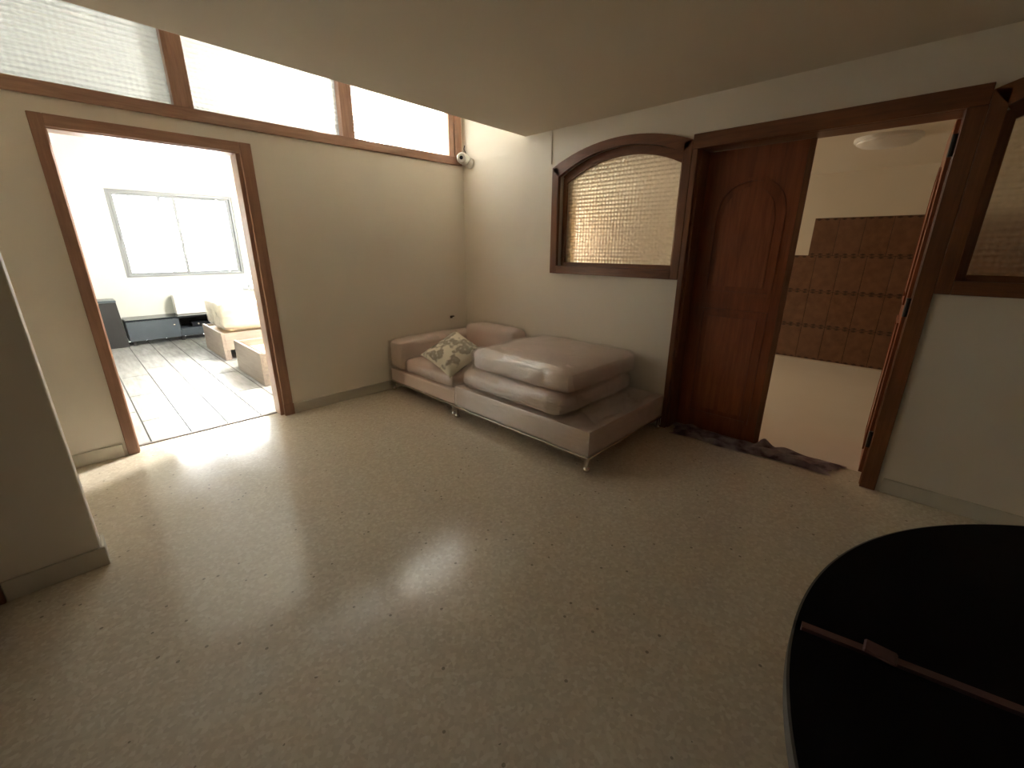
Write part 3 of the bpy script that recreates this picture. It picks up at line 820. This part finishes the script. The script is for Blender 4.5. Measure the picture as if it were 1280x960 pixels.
bm = bmesh.new(); lathe(bm, [(0, .05), (.025, .04)], (PX, PY, BZ-.0005), (0, 0, -1), 20); finish('ceiling_rose', bm, 'white_plastic', pd, True)

# low black media cabinet
mc = thing('media_cabinet', 'low black media cabinet along the bedroom wall under the window', 'cabinet', (-1.95, 4.6, 0))
cx0, cx1, cy0, cy1 = -2.70, -1.15, 4.40, 4.83
B1('top', (cx0, cy0-.01, .352), (cx1, cy1, .378), 'black_gloss', mc)
B1('side', (cx0+.004, cy0, .07), (cx0+.026, cy1-.005, .3515), 'dark_slate', mc); B1('side', (cx1-.026, cy0, .07), (cx1-.004, cy1-.005, .3515), 'dark_slate', mc)
B1('divider', (-2.10, cy0+.002, .0925), (-2.078, cy1-.005, .3515), 'dark_slate', mc)
B1('bottom', (cx0+.0265, cy0, .07), (cx1-.0265, cy1-.005, .092), 'dark_slate', mc)
B1('back', (cx0+.0265, cy1-.02, .0925), (cx1-.0265, cy1-.006, .3515), 'black_matte', mc)
dr = B1('door', (cx0+.002, cy0-.016, .072), (-2.101, cy0-.001, .350), 'dark_slate', mc)
bm = bmesh.new(); lathe(bm, [(0, .008), (.012, .008), (.016, .015), (.024, .013), (.027, .001)], (-2.15, cy0-.016, .26), (0, -1, 0), 12); finish('knob', bm, 'chrome', dr, True)
B1('drawer', (-2.077, cy0-.016, .094), (cx1-.002, cy0-.001, .175), 'dark_slate', mc)
B1('shelf', (-2.0775, cy0+.002, .176), (cx1-.0265, cy1-.021, .188), 'dark_slate', mc)
for x in (cx0+.03, -2.09, cx1-.07):
    for y in (cy0+.03, cy1-.08): B1('foot', (x, y, .001), (x+.04, y+.05, .0695), 'black_matte', mc)
# device in the niche
dv = thing('media_player', 'small black device with a silver knob in the cabinet niche', 'device', (-1.75, 4.55, .188))
B1('body', (-1.92, 4.42, .1895), (-1.55, 4.66, .265), 'black_gloss', dv)
bm = bmesh.new(); lathe(bm, [(0, .014), (.012, .013), (.014, .001)], (-1.84, 4.4195, .235), (0, -1, 0), 12); finish('knob', bm, 'chrome', dv, True)
# white louvred unit on the cabinet
lv = thing('louvred_unit', 'white louvred appliance on the low black cabinet', 'appliance', (-1.86, 4.68, .378))
B1('body', (-2.06, 4.58, .3795), (-1.62, 4.78, .675), 'white_plastic', lv, .012, 2)
for i in range(5): B1('louvre', (-2.04, 4.568, .41+i*.05), (-1.64, 4.5795, .435+i*.05), 'white_paint', lv, .003)
# dark upright bin at the left
bn = thing('bedroom_bin', 'dark grey upright box beside the low black cabinet', 'box', (-2.83, 4.45, 0))
bm = bmesh.new(); prism(bm, [(-2.96, .0), (-2.715, .0), (-2.74, .64), (-2.96, .64)], 4.40, 4.75, 1); finish('body', bm, 'black_matte', bn)
B1('lid', (-2.965, 4.395, .6405), (-2.735, 4.755, .672), 'dark_slate', bn, .008, 2)
